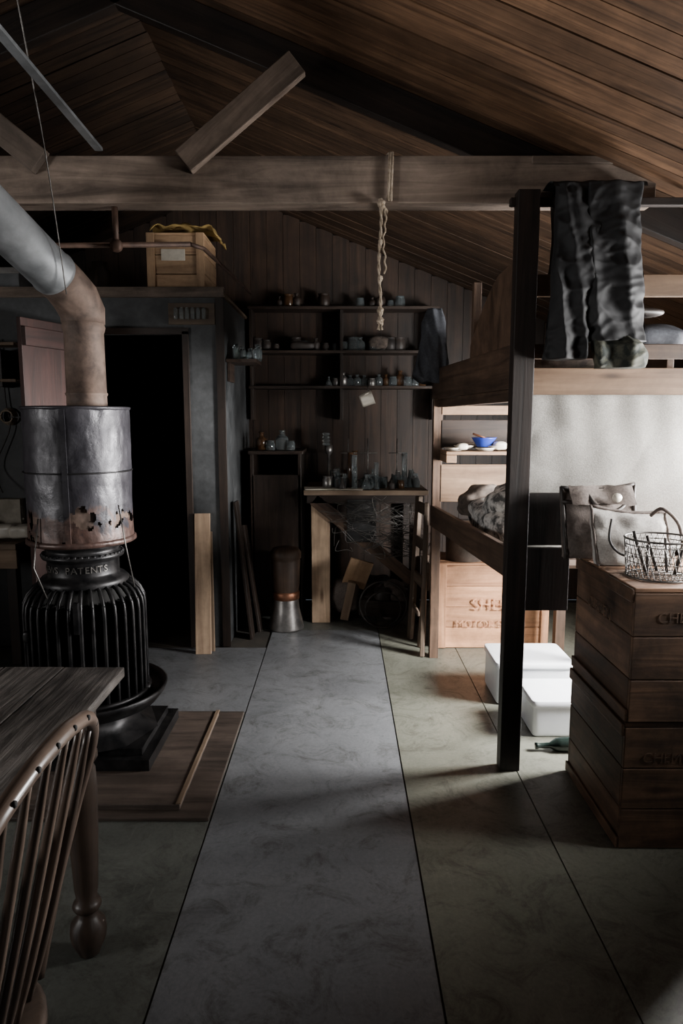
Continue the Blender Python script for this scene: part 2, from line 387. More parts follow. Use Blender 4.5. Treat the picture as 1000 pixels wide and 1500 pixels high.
b.grid(lambda u,v:(-1.2+.42*u,4.47+.36*v,2.672+.05*abs(noise.noise(Vector((u*4,v*4,3))))*1.6+.03*math.sin(u*PI)-.03*(u>.93)),26,16,'yellow'); b.done(0,.004)
b=B('storage_crate'); b.bb(-2.35,-2.05,4.5,4.9,2.292,2.45,'galv'); b.bb(-2.36,-2.04,4.49,4.91,2.42,2.46,'tin'); b.done(.004)
b=B('stoneware_jar'); b.lathe([(0,0),(.1,0),(.11,.05),(.1,.16),(.05,.2),(.05,.24),(0,.24)],(-1.6,4.7,2.292),'dark'); b.done()
b=B('gas_pipe')
b.tube([(-3.2,2.91,2.19),(-.62,2.93,2.215)],.011,'pipe',10)
b.tube([(-.92,2.91,2.355),(-.92,2.91,2.2)],.013,'pipe',10); b.blob((-.92,2.91,2.205),(.05,.04,.05),'pipe',.8,0)
b.tube([(-.62,2.93,2.215),(-.58,3.0,2.215),(-.58,4.5,2.3)],.009,'pipe',8)
b.done()
b=B('leaning_plank'); b.beam((-.89,4.25,0),(-.90,4.375,.90),.10,.022,'plank',(0,-1,0),1.4); b.beam((-.85,4.30,0),(-.865,4.38,.78),.05,.016,'plank',(0,-1,0),.8); b.done(.003)
b=B('leaning_boards'); b.beam((-.58,4.75,0),(-.70,4.85,.75),.16,.02,'dark',(1,0,0)); b.beam((-.62,4.6,0),(-.72,4.62,.95),.12,.02,'dark',(1,0,0)); b.done(.003)
b=B('side_bench')
b.bb(-3.6,-1.93,3.98,4.38,.735,.77,'plank'); b.bb(-3.6,-1.93,3.985,4.01,.62,.733,'plank',1.1)
for X in(-3.5,-2.0): b.bb(X-.03,X+.03,4.05,4.11,0.002,.735,'dark')
b.done(.003)
b=B('wall_shelf')
for Z in(1.95,1.73): b.bb(-3.2,-1.99,4.24,4.395,Z,Z+.018,'plank',.8)
for X in(-3.0,-2.1):b.bb(X,X+.02,4.26,4.395,1.70,1.93,'dark')
b.done(.002)
b=B('workshop_clutter')
for i in range(9):
    b.blob((-2.9+i*.1,4.3,1.785+R(0,.01)),(R(.05,.09),.08,R(.04,.07)),'leather',.6,.01,9,seed=i)
for i in range(10):
    b.blob((-2.85+i*.1,4.15+R(-.06,.08),.825),(R(.08,.16),.12,R(.08,.1)),random.choice(['bagd','leather','cream','paper']),.5,.015,9,seed=i)
b.bb(-2.5,-2.04,4.3,4.37,.78,1.0,'paper',.7)
b.done()
b=B('rope_coil')
for k in range(4): b.tube(arc((-2.11,4.38-.012*k,1.52),.05-.004*k,0,2*PI*.97,20),.006,'rope',6)
b.done()
b=B('electric_cable'); b.tube(catm([(-2.14,4.38,2.0),(-2.12,4.37,1.6),(-2.1,4.36,1.45),(-2.2,4.34,1.2),(-2.12,4.25,1.05)]),.004,'leather',6); b.done()
# ------------------------------------------------------------------ stove
SX,SY=-1.135,2.95
b=B('hearth_board')
b.bb(-1.75,-.50,2.39,3.34,.0015,.016,'hearth',.8); b.bb(-1.70,-.62,2.44,3.29,.0165,.04,'hearth',1.2)
b.bb(-.635,-.615,2.44,3.29,.0405,.046,'plank',.6)
b.done(.003)
b=B('stove')
b.box((SX+.02,SY,.065),(.62,.52,.048),'iron'); b.box((SX+.02,SY,.105),(.54,.44,.03),'iron')
b.lathe([(.3,.12),(.24,.15),(.2,.2),(.22,.235)],(SX,SY,0),'iron',8)
b.lathe([(.0,.22),(.22,.225),(.30,.25),(.332,.29),(.34,.315),(.33,.318),(.315,.295),(.28,.265),(.0,.26)],(SX,SY,0),'iron',48)
b.lathe([(.205,.262),(.205,.30),(.19,.31),(.19,.72),(.15,.79),(.14,.80)],(SX,SY,0),'black',40)
NF=34
for i in range(NF):
    a=2*PI*i/NF; c,s=math.cos(a),math.sin(a)
    pr=[(.248,.27),(.252,.31),(.252,.5),(.252,.68),(.248,.72),(.232,.755),(.205,.785),(.17,.80)]
    b.tube([(SX+r*c,SY+r*s,z) for r,z in pr],[.0085]*7+[.007],'iron',7)
    b.beam((SX+.222*c,SY+.222*s,.28),(SX+.222*c,SY+.222*s,.735),.06,.008,'iron',(-s,c,0))
b.tube(arc((SX,SY,.30),.257,0,2*PI*.99,48,'xy'),.013,'iron',8)
b.lathe([(.185,.79),(.19,.81),(.175,.825),(.155,.83),(.15,.845),(.15,.895),(.155,.905),(.17,.91),(.175,.925),(.15,.935),(.15,.955),(.19,.965),(.215,.975)],(SX,SY,0),'iron',48)
for i in range(40):
    a=2*PI*i/40; b.blob((SX+.165*math.cos(a),SY+.165*math.sin(a),.925),(.016,.016,.02),'iron',.8,0,nu=6,nv=4)
for i,ch in enumerate('NEWS PATENTS'):
    a=-PI/2+(-.95+i*.175); b.text(ch,(SX+.153*math.cos(a),SY+.153*math.sin(a),.87),(PI/2,0,a+PI/2),.04,'wire','letter')
JR=.2175
def jk(u,v):
    a=u*2*PI; z=.985+.56*v
    r=JR+.006*noise.noise(Vector((math.cos(a)*2,math.sin(a)*2,z*4)))+.002*noise.noise(Vector((math.cos(a)*7,math.sin(a)*7,z*16)))
    return (SX+r*math.cos(a),SY+r*math.sin(a),z)
def jkeep(u,v):
    if v<.03: return True
    a=u*2*PI; q=noise.noise(Vector((math.cos(a)*2.4+5.5,math.sin(a)*2.4,v*7)))+.45*noise.noise(Vector((math.cos(a)*9,math.sin(a)*9,v*18)))
    return not (q>.13+max(0,(v-.2))*4)
b.grid(jk,240,80,'jacket',True,tint=1,keep=jkeep)
b.lathe([(JR-.016,.98),(JR-.016,1.25)],(SX,SY,0),'rust',48,tint=.5)
b.lathe([(JR+.003,.975),(JR+.01,.98),(JR+.01,.995),(JR+.003,1.0)],(SX,SY,0),'jacket',64)
b.lathe([(JR-.006,1.535),(JR+.005,1.545),(JR+.006,1.553),(JR-.003,1.556),(JR-.012,1.545),(JR-.012,1.2)],(SX,SY,0),'jacket',64)
b.lathe([(0,1.50),(JR-.012,1.50)],(SX,SY,0),'black',40)
aS=-PI/2+.12
b.beam((SX+(JR+.003)*math.cos(aS),SY+(JR+.003)*math.sin(aS),.99),(SX+(JR+.003)*math.cos(aS),SY+(JR+.003)*math.sin(aS),1.54),.006,.022,'jacket',(-math.sin(aS),math.cos(aS),0))
b.lathe([(JR+.003,0),(JR+.0055,.002),(JR+.0055,.005),(JR+.003,.007)],(SX,SY,1.28),'iron',64)
b.tube([(SX+.21,SY-.14,1.15),(SX+.235,SY-.15,.99),(SX+.26,SY-.13,.8)],.003,'wire',5)
b.tube([(SX-.1,SY-.2,1.1),(SX-.12,SY-.22,.9),(SX-.06,SY-.25,.78)],.003,'wire',5)
b.blob((SX-.18,SY-.19,.60),(.03,.03,.05),'iron',.6,.0); b.box((SX+.06,SY-.262,.70),(.02,.02,.13),'iron')
b.done()
b=B('stove_pipe')
b.lathe([(.1,1.50),(.083,1.51),(.082,1.60),(.086,1.605),(.086,1.612),(.082,1.615),(.080,1.86),(.084,1.87),(.088,1.885),(.083,1.90),(.083,1.93)],(-1.085,2.95,0),'rust',32)
p0=Vector((-1.085,2.95,1.90)); dr=(Vector((-1.38,1.85,2.42))-p0).normalized()
pts=[p0,p0+Vector((0,0,.045)),p0+Vector((0,0,.08))+dr*.05,p0+Vector((0,0,.09))+dr*.12,p0+Vector((0,0,.09))+dr*.2]
b.tube(pts,[.088,.092,.094,.09,.088],'rust',28)
s0=p0+Vector((0,0,.09))
b.tube([s0+dr*.18,s0+dr*.2,s0+dr*.21,s0+dr*.62,s0+dr*.621,s0+dr*.64,s0+dr*.641,s0+dr*2.2],[.09,.093,.088,.088,.094,.094,.088,.088],'galv',32)
b.done()
# ------------------------------------------------------------------ table and chair
TX=-.61
b=B('wooden_table')
xs=[-1.62,-1.46,-1.3,-1.13,-.95,-.78,TX]
for i in range(6): b.bb(xs[i]+.0012,xs[i+1]-.0012,.4+R(-.004,.004),1.85+R(-.006,.006),.782,.81,'table')
b.bb(-1.5,-.74,1.745,1.77,.68,.782,'tleg'); b.bb(-1.5,-.74,.5,.525,.68,.782,'tleg')
b.bb(-.725,-.70,.5,1.77,.68,.782,'tleg'); b.bb(-1.53,-1.505,.5,1.77,.68,.782,'tleg')
lp=[(0,0),(.028,0),(.036,.02),(.047,.045),(.05,.07),(.047,.095),(.03,.115),(.024,.13),(.036,.14),(.04,.15),(.036,.16),(.027,.17),(.032,.2),(.040,.36),(.043,.5),(.041,.55),(.035,.565),(.041,.575),(.048,.585),(.048,.6),(.039,.612),(.035,.62),(.042,.63),(.04,.64)]
for X in(-.715,-1.515):
    for Y in(.51,1.755):
        b.lathe(lp,(X,Y,.002),'tleg',24,tint=1); b.box((X,Y,.71),(.078,.078,.144),'tleg')
b.done(.003)
b=B('windsor_chair')
cy=.98; seatz=.44
def seat(u,v):
    a=u*2*PI; e=.75; pw=lambda q:math.copysign(abs(q)**e,q)
    rr=[0.02,.6,.95,1,1,.95,.6,.02][int(round(v*7))]; zz=[.0,-.004,-.0,.01,.028,.038,.03,.022][int(round(v*7))]
    return (-.75+rr*.235*pw(math.cos(a)),cy+rr*.235*pw(math.sin(a)),seatz-.03+zz)
b.grid(seat,40,7,'chair',True,tint=1)
bow=[(-.585,cy+.2,.44),(-.56,cy+.245,.6),(-.52,cy+.262,.76),(-.478,cy+.245,.89),(-.453,cy+.18,.97),(-.444,cy+.08,1.0),(-.443,cy,1.005),(-.444,cy-.08,1.0),(-.453,cy-.18,.97),(-.478,cy-.245,.89),(-.52,cy-.262,.76),(-.56,cy-.245,.6),(-.585,cy-.2,.44)]
BP=catm(bow,6); b.tube(BP,.0145,'chair',10,tint=1.4)
for i in range(7):
    k=(i-3)/3; yt=cy+k*.2; ybm=cy+k*.14
    best=min((p for p in BP if p.z>.7),key=lambda p:abs(p.y-yt))
    xb=-.575
    pt=[(xb,ybm,.44),(xb+.06,ybm+(yt-ybm)*.5,.68),(best.x,yt,best.z)]
    b.tube(catm(pt,5),[.007]*2+[.0085]*7+[.0065]*2,'chair',8,tint=R(.8,1.3))
    d=Vector((best.x+.0125,yt,best.z+.004)); b.blob(d,(.008,.01,.01),'black',.8,0,nu=8,nv=6)
for sx,sy in((-.62,.13),(-.62,-.13),(-.9,.15),(-.9,-.15)):
    dx=.13 if sx>-.7 else -.08; dy=.09 if sy>0 else -.09
    p1=Vector((sx,cy+sy,.42)); p2=Vector((sx+dx,cy+sy+dy,0.003)); n=14
    rs=[.013,.016,.02,.021,.017,.013,.017,.02,.022,.021,.019,.017,.014,.012,.011]
    b.tube([p1.lerp(p2,i/n) for i in range(n+1)],rs,'chair',12,tint=.9)
b.tube([(-.57,cy+.16,.22),(-.94,cy+.18,.22)],[.012,.012],'chair'); b.tube([(-.57,cy-.16,.22),(-.94,cy-.18,.22)],[.012,.012],'chair'); b.tube([(-.75,cy-.17,.22),(-.75,cy+.17,.22)],[.012,.012],'chair')
b.done()
# ------------------------------------------------------------------ bunk
b=B('bunk_bed')
PX,PY=.725,2.795; FX,FY=.575,4.2
b.box((PX-.002,PY,1.19),(.085,.065,2.378),'bunkd',(0,0,0))
b.box((FX+.01,FY,.92),(.055,.06,1.84),'bunk',(0,0,0))
b.box((1.38,FY,.92),(.06,.06,1.84),'bunk')
b.box((1.66,PY+.03,1.1),(.06,.06,2.2),'bunkd')
b.box((1.36,3.45,.42),(.05,.05,.84),'bunkd')
def side(z0,z1,m,t=.028,off=0,ya=None,tint=1):
    b.beam((PX-.03+off,PY+.034,(z0+z1)/2),(FX-.01+off,FY+.02,(z0+z1)/2),t,z1-z0,m,tint=tint)
side(1.625,1.80,'bunk',tint=.8); side(.845,.975,'bunk',tint=.8)
b.beam((PX,PY+.04,1.60),(FX+.03,FY,1.60),.05,.05,'bunk')
def hp(u,v):
    y=2.83+.62*u; x=.705-.107*(y-2.8)
    top=2.14-.26*max(0,u-.35)**1.5*1.6-.06*u
    return (x,y,1.79+(top-1.79)*v)
b.grid(hp,14,6,'bunk',False,False,us=.3,vs=.6); b.grid(lambda u,v:tuple(Vector(hp(u,v))+Vector((.022,0,0))),14,6,'bunk',False,False,us=.3,vs=.6)
b.grid(lambda u,v:tuple(Vector(hp(u,1))+Vector((.022*v,0,0))),14,1,'bunk',False,False)
b.grid(lambda u,v:tuple(Vector(hp(1,u))+Vector((.022*v,0,0))),14,1,'bunk',False,False)
b.box((.66,3.44,1.98),(.04,.04,.36),'bunk')
for zz in(.86,1.66):
    for i in range(9):
        y=2.90+i*.15; b.bb(.72-.107*(y-2.8),1.36,y,y+.12,zz,zz+.016,'bunk')
b.bb(1.34,1.37,2.87,4.2,.80,.93,'bunk'); b.bb(1.34,1.37,2.87,4.2,1.62,1.78,'bunk')
b.bb(.765,1.7,2.775,2.80,1.60,1.705,'bunkl',.5); b.bb(.765,1.7,2.79,2.815,1.742,1.80,'bunk',.9)
b.bb(.765,1.7,2.80,2.82,1.985,2.07,'bunkl',.4); b.bb(.66,1.37,2.80,2.83,2.33,2.36,'bunkd')
b.bb(.765,.955,2.805,2.83,.70,.97,'bunkd'); b.bb(.765,.955,2.806,2.828,.98,1.2,'bunkd')
b.bb(.60,1.36,4.17,4.19,1.53,1.585,'bunkl',.75); b.bb(.60,1.36,4.17,4.19,1.0,1.23,'bunkl',.55)
b.bb(.60,1.36,3.92,4.17,1.30,1.32,'bunkl',.8); b.bb(.60,.66,3.92,4.17,1.255,1.2985,'bunkl',.8)
b.bb(.60,1.36,4.17,4.19,1.33,1.50,'dark',1)
b.done(.003)
b=B('canvas_curtain')
def cur(u,v):
    x=.775+.9*u; z=1.625-.68*v
    y=2.84+.06*v+.045*noise.noise(Vector((x*2.0-z*2.6,(x+z)*1.1,4)))*min(1,v*4)
    y+=.011*(1-2.2*abs(noise.noise(Vector((x*3.2-z*5.5,(x*.6+z)*2.2,9)))))*min(1,v*3)+.005*math.sin(x*44+z*9)*(1-v)**2
    z+=.015*math.sin(u*PI*3)*(1-v)*-.5
    return (x,y,z)
b.grid(cur,120,90,'canvas',us=.9,vs=.7); b.done(0,.003)
b=B('trousers')
def leg(cx,w,ztop,zbot,cyy,seed,m,z1=None,fwd=0):
    def fn(u,v):
        a=u*2*PI; z=ztop+(zbot-ztop)*v
        ww=w*(1+.08*math.sin(v*5+seed)); c=math.cos(a); s=math.sin(a)
        x=cx+ww/2*math.copysign(abs(c)**.7,c)+.018*math.sin(v*3.3+seed)
        d=.055*(.45+.55*min(1,v*3))
        y=cyy+d/2*math.copysign(abs(s)**.7,s)*1.6-.015*math.sin(v*PI)
        # long vertical creases with a few sharp diagonal ones
        f=.020*(1-abs(noise.noise(Vector((x*11+z*1.5+seed,z*1.2,seed))))*3)
        f+=.014*(.6-abs(noise.noise(Vector((x*6+z*9,z*5-x*6,seed+3))))*2.2)
        f+=.006*(.6-abs(noise.noise(Vector((x*16-z*20,z*14+x*8,seed+6))))*2.2)
        y-=f*(1 if s<0 else -.3); x+=.012*noise.noise(Vector((z*7,seed,2)))
        return (x,y,z)
    b.grid(fn,84,120,m,True,us=.4,vs=.7,cap=True)
leg(.885,.17,2.385,1.735,2.735,1.0,'blackcloth')
leg(1.045,.22,2.385,1.80,2.725,4.0,'blackcloth')
leg(1.065,.185,1.83,1.70,2.722,4.7,'camo')
leg(.93,.20,2.39,2.0,2.87,7.0,'blackcloth'); leg(1.08,.22,2.39,1.95,2.87,9.0,'blackcloth')
def sad(u,v):
    a=PI*v; return (.80+.355*u,2.80-.085*math.cos(a),2.375+.035*math.sin(a)+.008*noise.noise(Vector((u*8,v*3,1))))
b.grid(sad,30,12,'blackcloth')
b.done()
b=B('bunk_bedding')
b.blob((1.05,3.5,1.76),(.55,1.1,.14),'dfur',.6,.03,5,seed=2); b.blob((1.3,3.05,1.83),(.3,.4,.13),'greycloth',.7,.03,6,seed=4)
b.blob((1.22,3.0,1.95),(.3,.14,.04),'leather',.8,.01,6,seed=5); b.done()
b=B('sleeping_bag')
b.blob((.95,3.55,.98),(.5,.85,.20),'fur',.65,.05,7,seed=3); b.blob((.86,3.40,1.07),(.26,.3,.2),'fur',.8,.03,9,seed=6)
b.blob((.78,3.80,1.05),(.24,.25,.15),'dfur',.8,.04,9,seed=8); b.done()
b=B('tin_plates')
for i in range(9):
    b.lathe([(0,.0),(.04,.0),(.06,.015),(.062,.018),(.055,.012),(0,.006)],(.66+i*.06,4.02+R(-.06,.06),1.322+.012*(i%3)),'cream',16)
b.blob((.70,3.97,1.345),(.07,.05,.04),'cream',.8,.005); b.blob((.92,3.97,1.35),(.08,.06,.05),'cream',.7,.008,9)
b.done()
b=B('blue_enamel_bowl'); b.lathe([(0,.0),(.04,.0),(.07,.05),(.074,.053),(.066,.045),(.035,.008),(0,.008)],(.83,4.0,1.345),'blue',24)
b.tube([(.76,3.97,1.42),(.88,4.0,1.38)],.006,'copper',6); b.done()
b=B('hanging_coat')
def hc(u,v):
    a=u*2*PI; z=2.14-.40*v; w=.07*(.6+.4*min(1,v*5))*(1+.1*v)+.035*max(0,v-.42)*(1.7)
    x=.54+w*math.cos(a)-.012*v; y=4.1+.055*math.sin(a)*(.5+.5*min(1,v*4))
    f=.018*(.5-abs(noise.noise(Vector((x*20+z*3,z*6,y*10))))*2); return (x+f*.3,y-f*1.6,z+(.03*math.sin(a*2+1)*max(0,v-.8)*5))
b.grid(hc,48,30,'greycloth',True,cap=True); b.done()
b=B('coat_hook'); b.beam((.575,4.19,1.8),(.56,4.17,2.13),.03,.03,'bunkd'); b.done()
# ------------------------------------------------------------------ right crates
CZ=.943
b=crate('packing_crate',.98,1.62,2.22,2.775,.472,CZ,'crate',3,False,toptint=2.2); 
b.text('CHEMEN',(1.16,2.2185,.84),(PI/2,0,0),.05,'paint'); b.text('CHEMEN',(.9675,2.5,.80),(PI/2,0,-PI/2),.06,'paint'); b.done(.003)
b=crate('packing_crate',.975,1.62,2.225,2.775,.002,.468,'crate',3,False)
b.text('CHEMEN',(1.14,2.2235,.34),(PI/2,0,0),.05,'paint'); b.done(.003)
b=B('leather_bag')
f0=prism(b,[(.90,CZ+.003),(1.17,CZ+.003),(1.17,1.25),(.875,1.235)],2.675,2.775,.0,'bagd',8)
for e in (lambda t:(t,.99),lambda t:(.01,t),lambda t:(.99,t),lambda t:(t,.80)): b.tube([Vector(f0(*e(i/12)))+Vector((0,-.004,0)) for i in range(13)],.008,'leather',7)
b.tube(catm([(.97,2.67,1.21),(.99,2.63,1.17),(1.05,2.62,1.15),(1.10,2.64,1.17),(1.11,2.67,1.21)],5),.007,'leather',6)
b.grid(lambda u,v:(.90+.25*u,2.70-.06*v-.012*math.sin(u*9),1.243-.07*v+.01*noise.noise(Vector((u*5,v*3,1)))),16,6,'bagd')
b.lathe([(0,0),(.018,0),(.018,.01),(0,.012)],(1.07,2.64,1.2),'cream',12,Matrix.Rotation(PI/2,4,'X'))
b.done()
b=B('canvas_satchel')
f0=prism(b,[(.985,CZ+.003),(1.265,CZ+.003),(1.245,1.15),(.955,1.175)],2.53,2.655,.02,'canvas2',3)
for e in (lambda t:(t,1),lambda t:(0,t),lambda t:(1,t)): b.tube([Vector(f0(*e(i/12)))+Vector((0,-.002,0)) for i in range(13)],.006,'bagd',7)
b.tube(catm([(1.02,2.55,1.13),(1.01,2.535,1.05),(1.05,2.525,1.0),(1.12,2.52,.99)],6),.005,'leather',6)
b.tube(catm([(1.17,2.56,1.14),(1.20,2.53,1.17),(1.26,2.52,1.11),(1.275,2.50,1.0)],6),.007,'bagd',6)
b.done()
b=B('wire_basket')
wc=(1.135,2.395); wr=.108
rad=lambda z:wr*(1+.1*(z-CZ)/.13)
for z,r in((CZ+.004,.0035),(CZ+.03,.0015),(CZ+.06,.0015),(CZ+.09,.0015),(CZ+.12,.002),(CZ+.14,.004)):
    b.tube(arc((wc[0],wc[1],z),rad(z),0,2*PI*35/36,35,'xy'),r,'wiregrey',5,True)
for i in range(36):
    for sg in(-1,1):
        pts=[]
        for k in range(5):
            z=CZ+.004+.136*k/4; a=2*PI*i/36+sg*k*.09; pts.append((wc[0]+rad(z)*math.cos(a),wc[1]+rad(z)*math.sin(a),z))
        b.tube(pts,.0013,'wiregrey',4)
for i in range(7):
    t=-.09+i*.03; h=math.sqrt(max(0,wr*wr-t*t))*.97; b.tube([(wc[0]+t,wc[1]-h,CZ+.004),(wc[0]+t,wc[1]+h,CZ+.004)],.0013,'wiregrey',4); b.tube([(wc[0]-h,wc[1]+t,CZ+.004),(wc[0]+h,wc[1]+t,CZ+.004)],.0013,'wiregrey',4)
for i in range(7):
    a=R(0,6.28); b.tube([(wc[0]+.05*math.cos(a),wc[1]+.05*math.sin(a),CZ+.01),(wc[0]+.09*math.cos(a+.4),wc[1]+.09*math.sin(a+.4),CZ+R(.12,.17))],.006,random.choice(['tin','leather','plank']),6)
b.done()
# ------------------------------------------------------------------ fuel crate, tins, folding chair
b=crate('fuel_crate',.635,1.36,4.36,4.75,.004,.575,'cratel',4,True)
b.text('SHELL',(1.0,4.343,.30),(PI/2,0,0),.11,'redink'); b.text('MOTOR SPIRIT',(.98,4.343,.17),(PI/2,0,0),.07,'redink'); b.done(.003)
def ebox(name,x0,x1,y0,y1,h,rz):
    b=B(name); c=((x0+x1)/2,(y0+y1)/2)
    b.blob((c[0],c[1],h/2-.01),(x1-x0,y1-y0,h-.02),'white',.12,0,5,(0,0,rz),nu=48,nv=24)
    b.blob((c[0],c[1],h-.02),(x1-x0+.016,y1-y0+.016,.036),'white',.12,0,5,(0,0,rz),nu=48,nv=12)
    b.done()
ebox('enamel_box',.82,1.22,3.45,3.77,.235,.0); ebox('enamel_box',.91,1.22,3.08,3.36,.185,0)
b=B('glass_bottle'); b.lathe([(0,0),(.03,0),(.033,.01),(.033,.13),(.03,.15),(.013,.18),(.012,.23),(.015,.235),(.015,.245),(0,.245)],(1.13,2.95,.035),'green',20,Matrix.Rotation(-PI/2-.05,4,'Y')@Matrix.Identity(4)); b.done()
b=B('folding_chair')
b.beam((.475,4.56,0.002),(.515,4.50,1.0),.035,.04,'oldchair'); b.beam((.515,4.2,0.002),(.54,4.30,.98),.03,.04,'oldchair')
for z in(.93,.70,.46): 
    t=z; b.beam((.475+.04*t,4.56-.06*t,z),(.515+.025*t,4.2+.1*t,z),.018,.075,'oldchair')
b.beam((.52,4.38,0.0),(.56,4.42,.62),.03,.03,'oldchair'); b.beam((.50,4.3,.25),(.49,4.54,.25),.018,.03,'oldchair')
b.bb(.535,.56,4.24,4.5,.42,.60,'oldchair')
b.done(.006)
b=B('metal_bin'); b.lathe([(0,0),(.13,0),(.135,.24),(.14,.24),(.14,.25),(0,.25)],(.83,4.5,.577),'tin',28); b.done()
# ------------------------------------------------------------------ laboratory bench
b=B('laboratory_bench')
b.bb(-.27,.62,4.85,5.55,.965,1.0,'plank',.6)
b.bb(-.22,-.085,4.93,4.96,0.002,.965,'plank',1.5); b.bb(.5,.58,4.93,4.98,0.002,.965,'dark')
b.bb(-.22,-.15,5.48,5.53,0.002,.965,'dark'); b.bb(.5,.58,5.48,5.53,0.002,.965,'dark')
b.beam((-.2,4.915,.93),(.56,4.915,.30),.03,.09,'bunk',(0,0,1)); b.bb(-.25,.6,4.9,4.925,.90,.964,'dark')
b.bb(.04,.25,4.88,5.1,.62,.93,'black')
b.done(.003)
b=B('paper_sheets'); b.box((-.13,4.98,1.004),(.28,.2,.006),'paper',(0,0,.1)); b.box((.06,4.95,1.004),(.2,.16,.006),'paper',(0,0,-.15),.7); b.done()
b=B('low_cupboard')
b.bb(-.68,-.28,4.98,5.5,1.25,1.275,'dark',1.2); b.bb(-.66,-.30,5.0,5.03,.05,1.1,'dark'); b.bb(-.67,-.645,5.0,5.5,0.002,1.25,'dark'); b.bb(-.32,-.295,5.0,5.5,0.002,1.25,'dark'); b.bb(-.645,-.32,5.46,5.48,0.002,1.25,'black')
b.done(.003)
BOT=[(0,0),(.9,0),(1,.06),(1,1.6),(.85,1.95),(.38,2.2),(.36,2.7),(.5,2.75),(.5,2.9),(0,2.9)]
JAR=[(0,0),(.95,0),(1,.05),(1,1.6),(.8,1.8),(.8,1.95),(.88,1.96),(.88,2.15),(0,2.15)]
FLK=[(0,0),(1,0),(1.1,.1),(.5,1.5),(.3,1.8),(.3,2.6),(.42,2.65),(0,2.66)]
TUB=[(0,0),(1,.1),(1,7),(1.15,7.1),(0,7.1)]
CYL=[(0,0),(1.6,0),(1.6,.3),(1,.5),(1,12),(1.3,12.2),(0,12.2)]
BKR=[(0,0),(1,0),(1,2.1),(1.08,2.15),(.95,2.1),(.95,.1),(0,.08)]
def glasses(b,pos,kinds,mats,rr=(.018,.032)):
    for p in pos:
        k=random.choice(kinds); r=R(*rr); 
        if k is TUB: r*=.45
        if k is CYL: r*=.5
        b.lathe([(a*r,z*r) for a,z in k],p,random.choice(mats),14)
b=B('laboratory_glassware'); random.seed(11)
glasses(b,[(R(-.1,.57),R(4.93,5.3),1.001) for i in range(64)],[BOT,JAR,FLK,TUB,BKR,TUB,CYL],['glass','glass','bglass','tin','glass','leather'],(.022,.045))
for X in(.05,.2,.42):
    b.tube([(X,5.2,1.0),(X,5.2,1.36)],.005,'wire',6); b.tube([(X-.06,5.2,1.25),(X+.07,5.2,1.25)],.004,'wire',6); b.bb(X-.05,X+.05,5.14,5.26,1.001,1.012,'iron')
b.done()
b=B('table_lamp')
b.lathe([(0,0),(.05,0),(.05,.01),(.012,.02),(.01,.22),(.03,.25),(.03,.30),(0,.3)],(-.10,5.4,1.001),'tin',20)
for i in range(4): b.lathe([(.02,0),(.034,.012),(.02,.024)],(-.12,5.38,1.30+i*.026),'glass',16)
b.done()
b=B('glass_jars'); glasses(b,[(-.6,5.15,1.276),(-.53,5.12,1.276),(-.45,5.2,1.276),(-.38,5.15,1.276)],[BOT,JAR],['glass','bglass'],(.03,.05)); b.done()
b=B('wall_shelves')
for z in(1.74,2.01,2.34): b.bb(-.72,.75,5.38,5.575,z,z+.022,'dark',1.2)
for X in(-.7,.0,.72): b.bb(X-.012,X+.012,5.40,5.575,1.5,2.34,'dark')
b.done(.002)
b=B('storage_bottles'); random.seed(5)
glasses(b,[(-.1+i*.056,5.43+R(-.03,.04),1.763) for i in range(14)],[BOT,JAR,FLK],['glass','glass','bglass','tin'],(.026,.042))
glasses(b,[(-.66+i*.075+R(-.02,.02),5.47,2.033) for i in range(18) if R(0,1)<.8],[BOT,JAR,JAR,FLK],['bglass','leather','glass','leather'],(.024,.05))
glasses(b,[(-.6+i*.09+R(-.03,.03),5.47,2.363) for i in range(13) if R(0,1)<.7],[BOT,JAR],['bglass','dark','glass'],(.022,.05))
b.blob((-.3,5.47,2.07),(.2,.12,.07),'leather',.7,.02,8); b.blob((.3,5.47,2.09),(.16,.12,.1),'dfur',.7,.02,8)
b.done()
b=B('bottle_shelf'); b.bb(-.745,-.55,4.5,4.8,1.87,1.89,'dark',1.3); b.bb(-.745,-.73,4.55,4.75,1.75,1.87,'dark'); b.done()
b=B('glass_bottles'); glasses(b,[(-.70+.05*i,4.56+.07*j,1.891) for i in range(4) for j in range(3)],[BOT,BOT,FLK,TUB],['glass'],(.024,.034)); b.done()
b=B('enamel_mug'); mt=Matrix.Rotation(1.2,4,'Y')
b.lathe([(0,0),(.04,0),(.045,.01),(.05,.09),(.053,.092),(.046,.088),(.042,.015),(0,.01)],(.14,4.98,1.63),'cream',24,mt); b.tube(arc((.19,4.95,1.66),.028,0,2*PI,14),.005,'cream',6); b.tube([(.2,4.95,1.68),(.2,5.4,1.76)],.003,'wire',5); b.done()
b=B('copper_churn')
b.lathe([(0,0),(.125,0),(.128,.015),(.10,.14),(.09,.22)],(-.40,4.80,.003),'tin',32); b.lathe([(.09,.22),(.098,.225),(.098,.27),(.09,.28)],(-.40,4.80,.003),'copper',32)
b.lathe([(.09,.28),(.10,.33),(.105,.50),(.10,.51),(.112,.52),(.112,.56),(.09,.59),(0,.60)],(-.40,4.80,.003),'bunk',32,tint=.8); b.done()
random.seed(9)
b=B('wire_tangle')
for i in range(40):
    c=Vector((R(.05,.55),R(4.78,4.84),R(.6,.88))); pts=[c+Vector((R(-.2,.2),R(-.02,.02),R(-.1,.1))) for _ in range(5)]; b.tube(catm(pts,4),.002,'wire',4)
b.done()
b=B('wooden_hoops')
for r,yy,t in((.17,4.78,.1),(.13,4.80,-.2)):
    b.tube([(.30+r*math.cos(2*PI*i/28),yy+t*r*math.sin(2*PI*i/28)*.4,r+.012+r*math.sin(2*PI*i/28)) for i in range(28)],.007,'leather',7,True)
b.done()
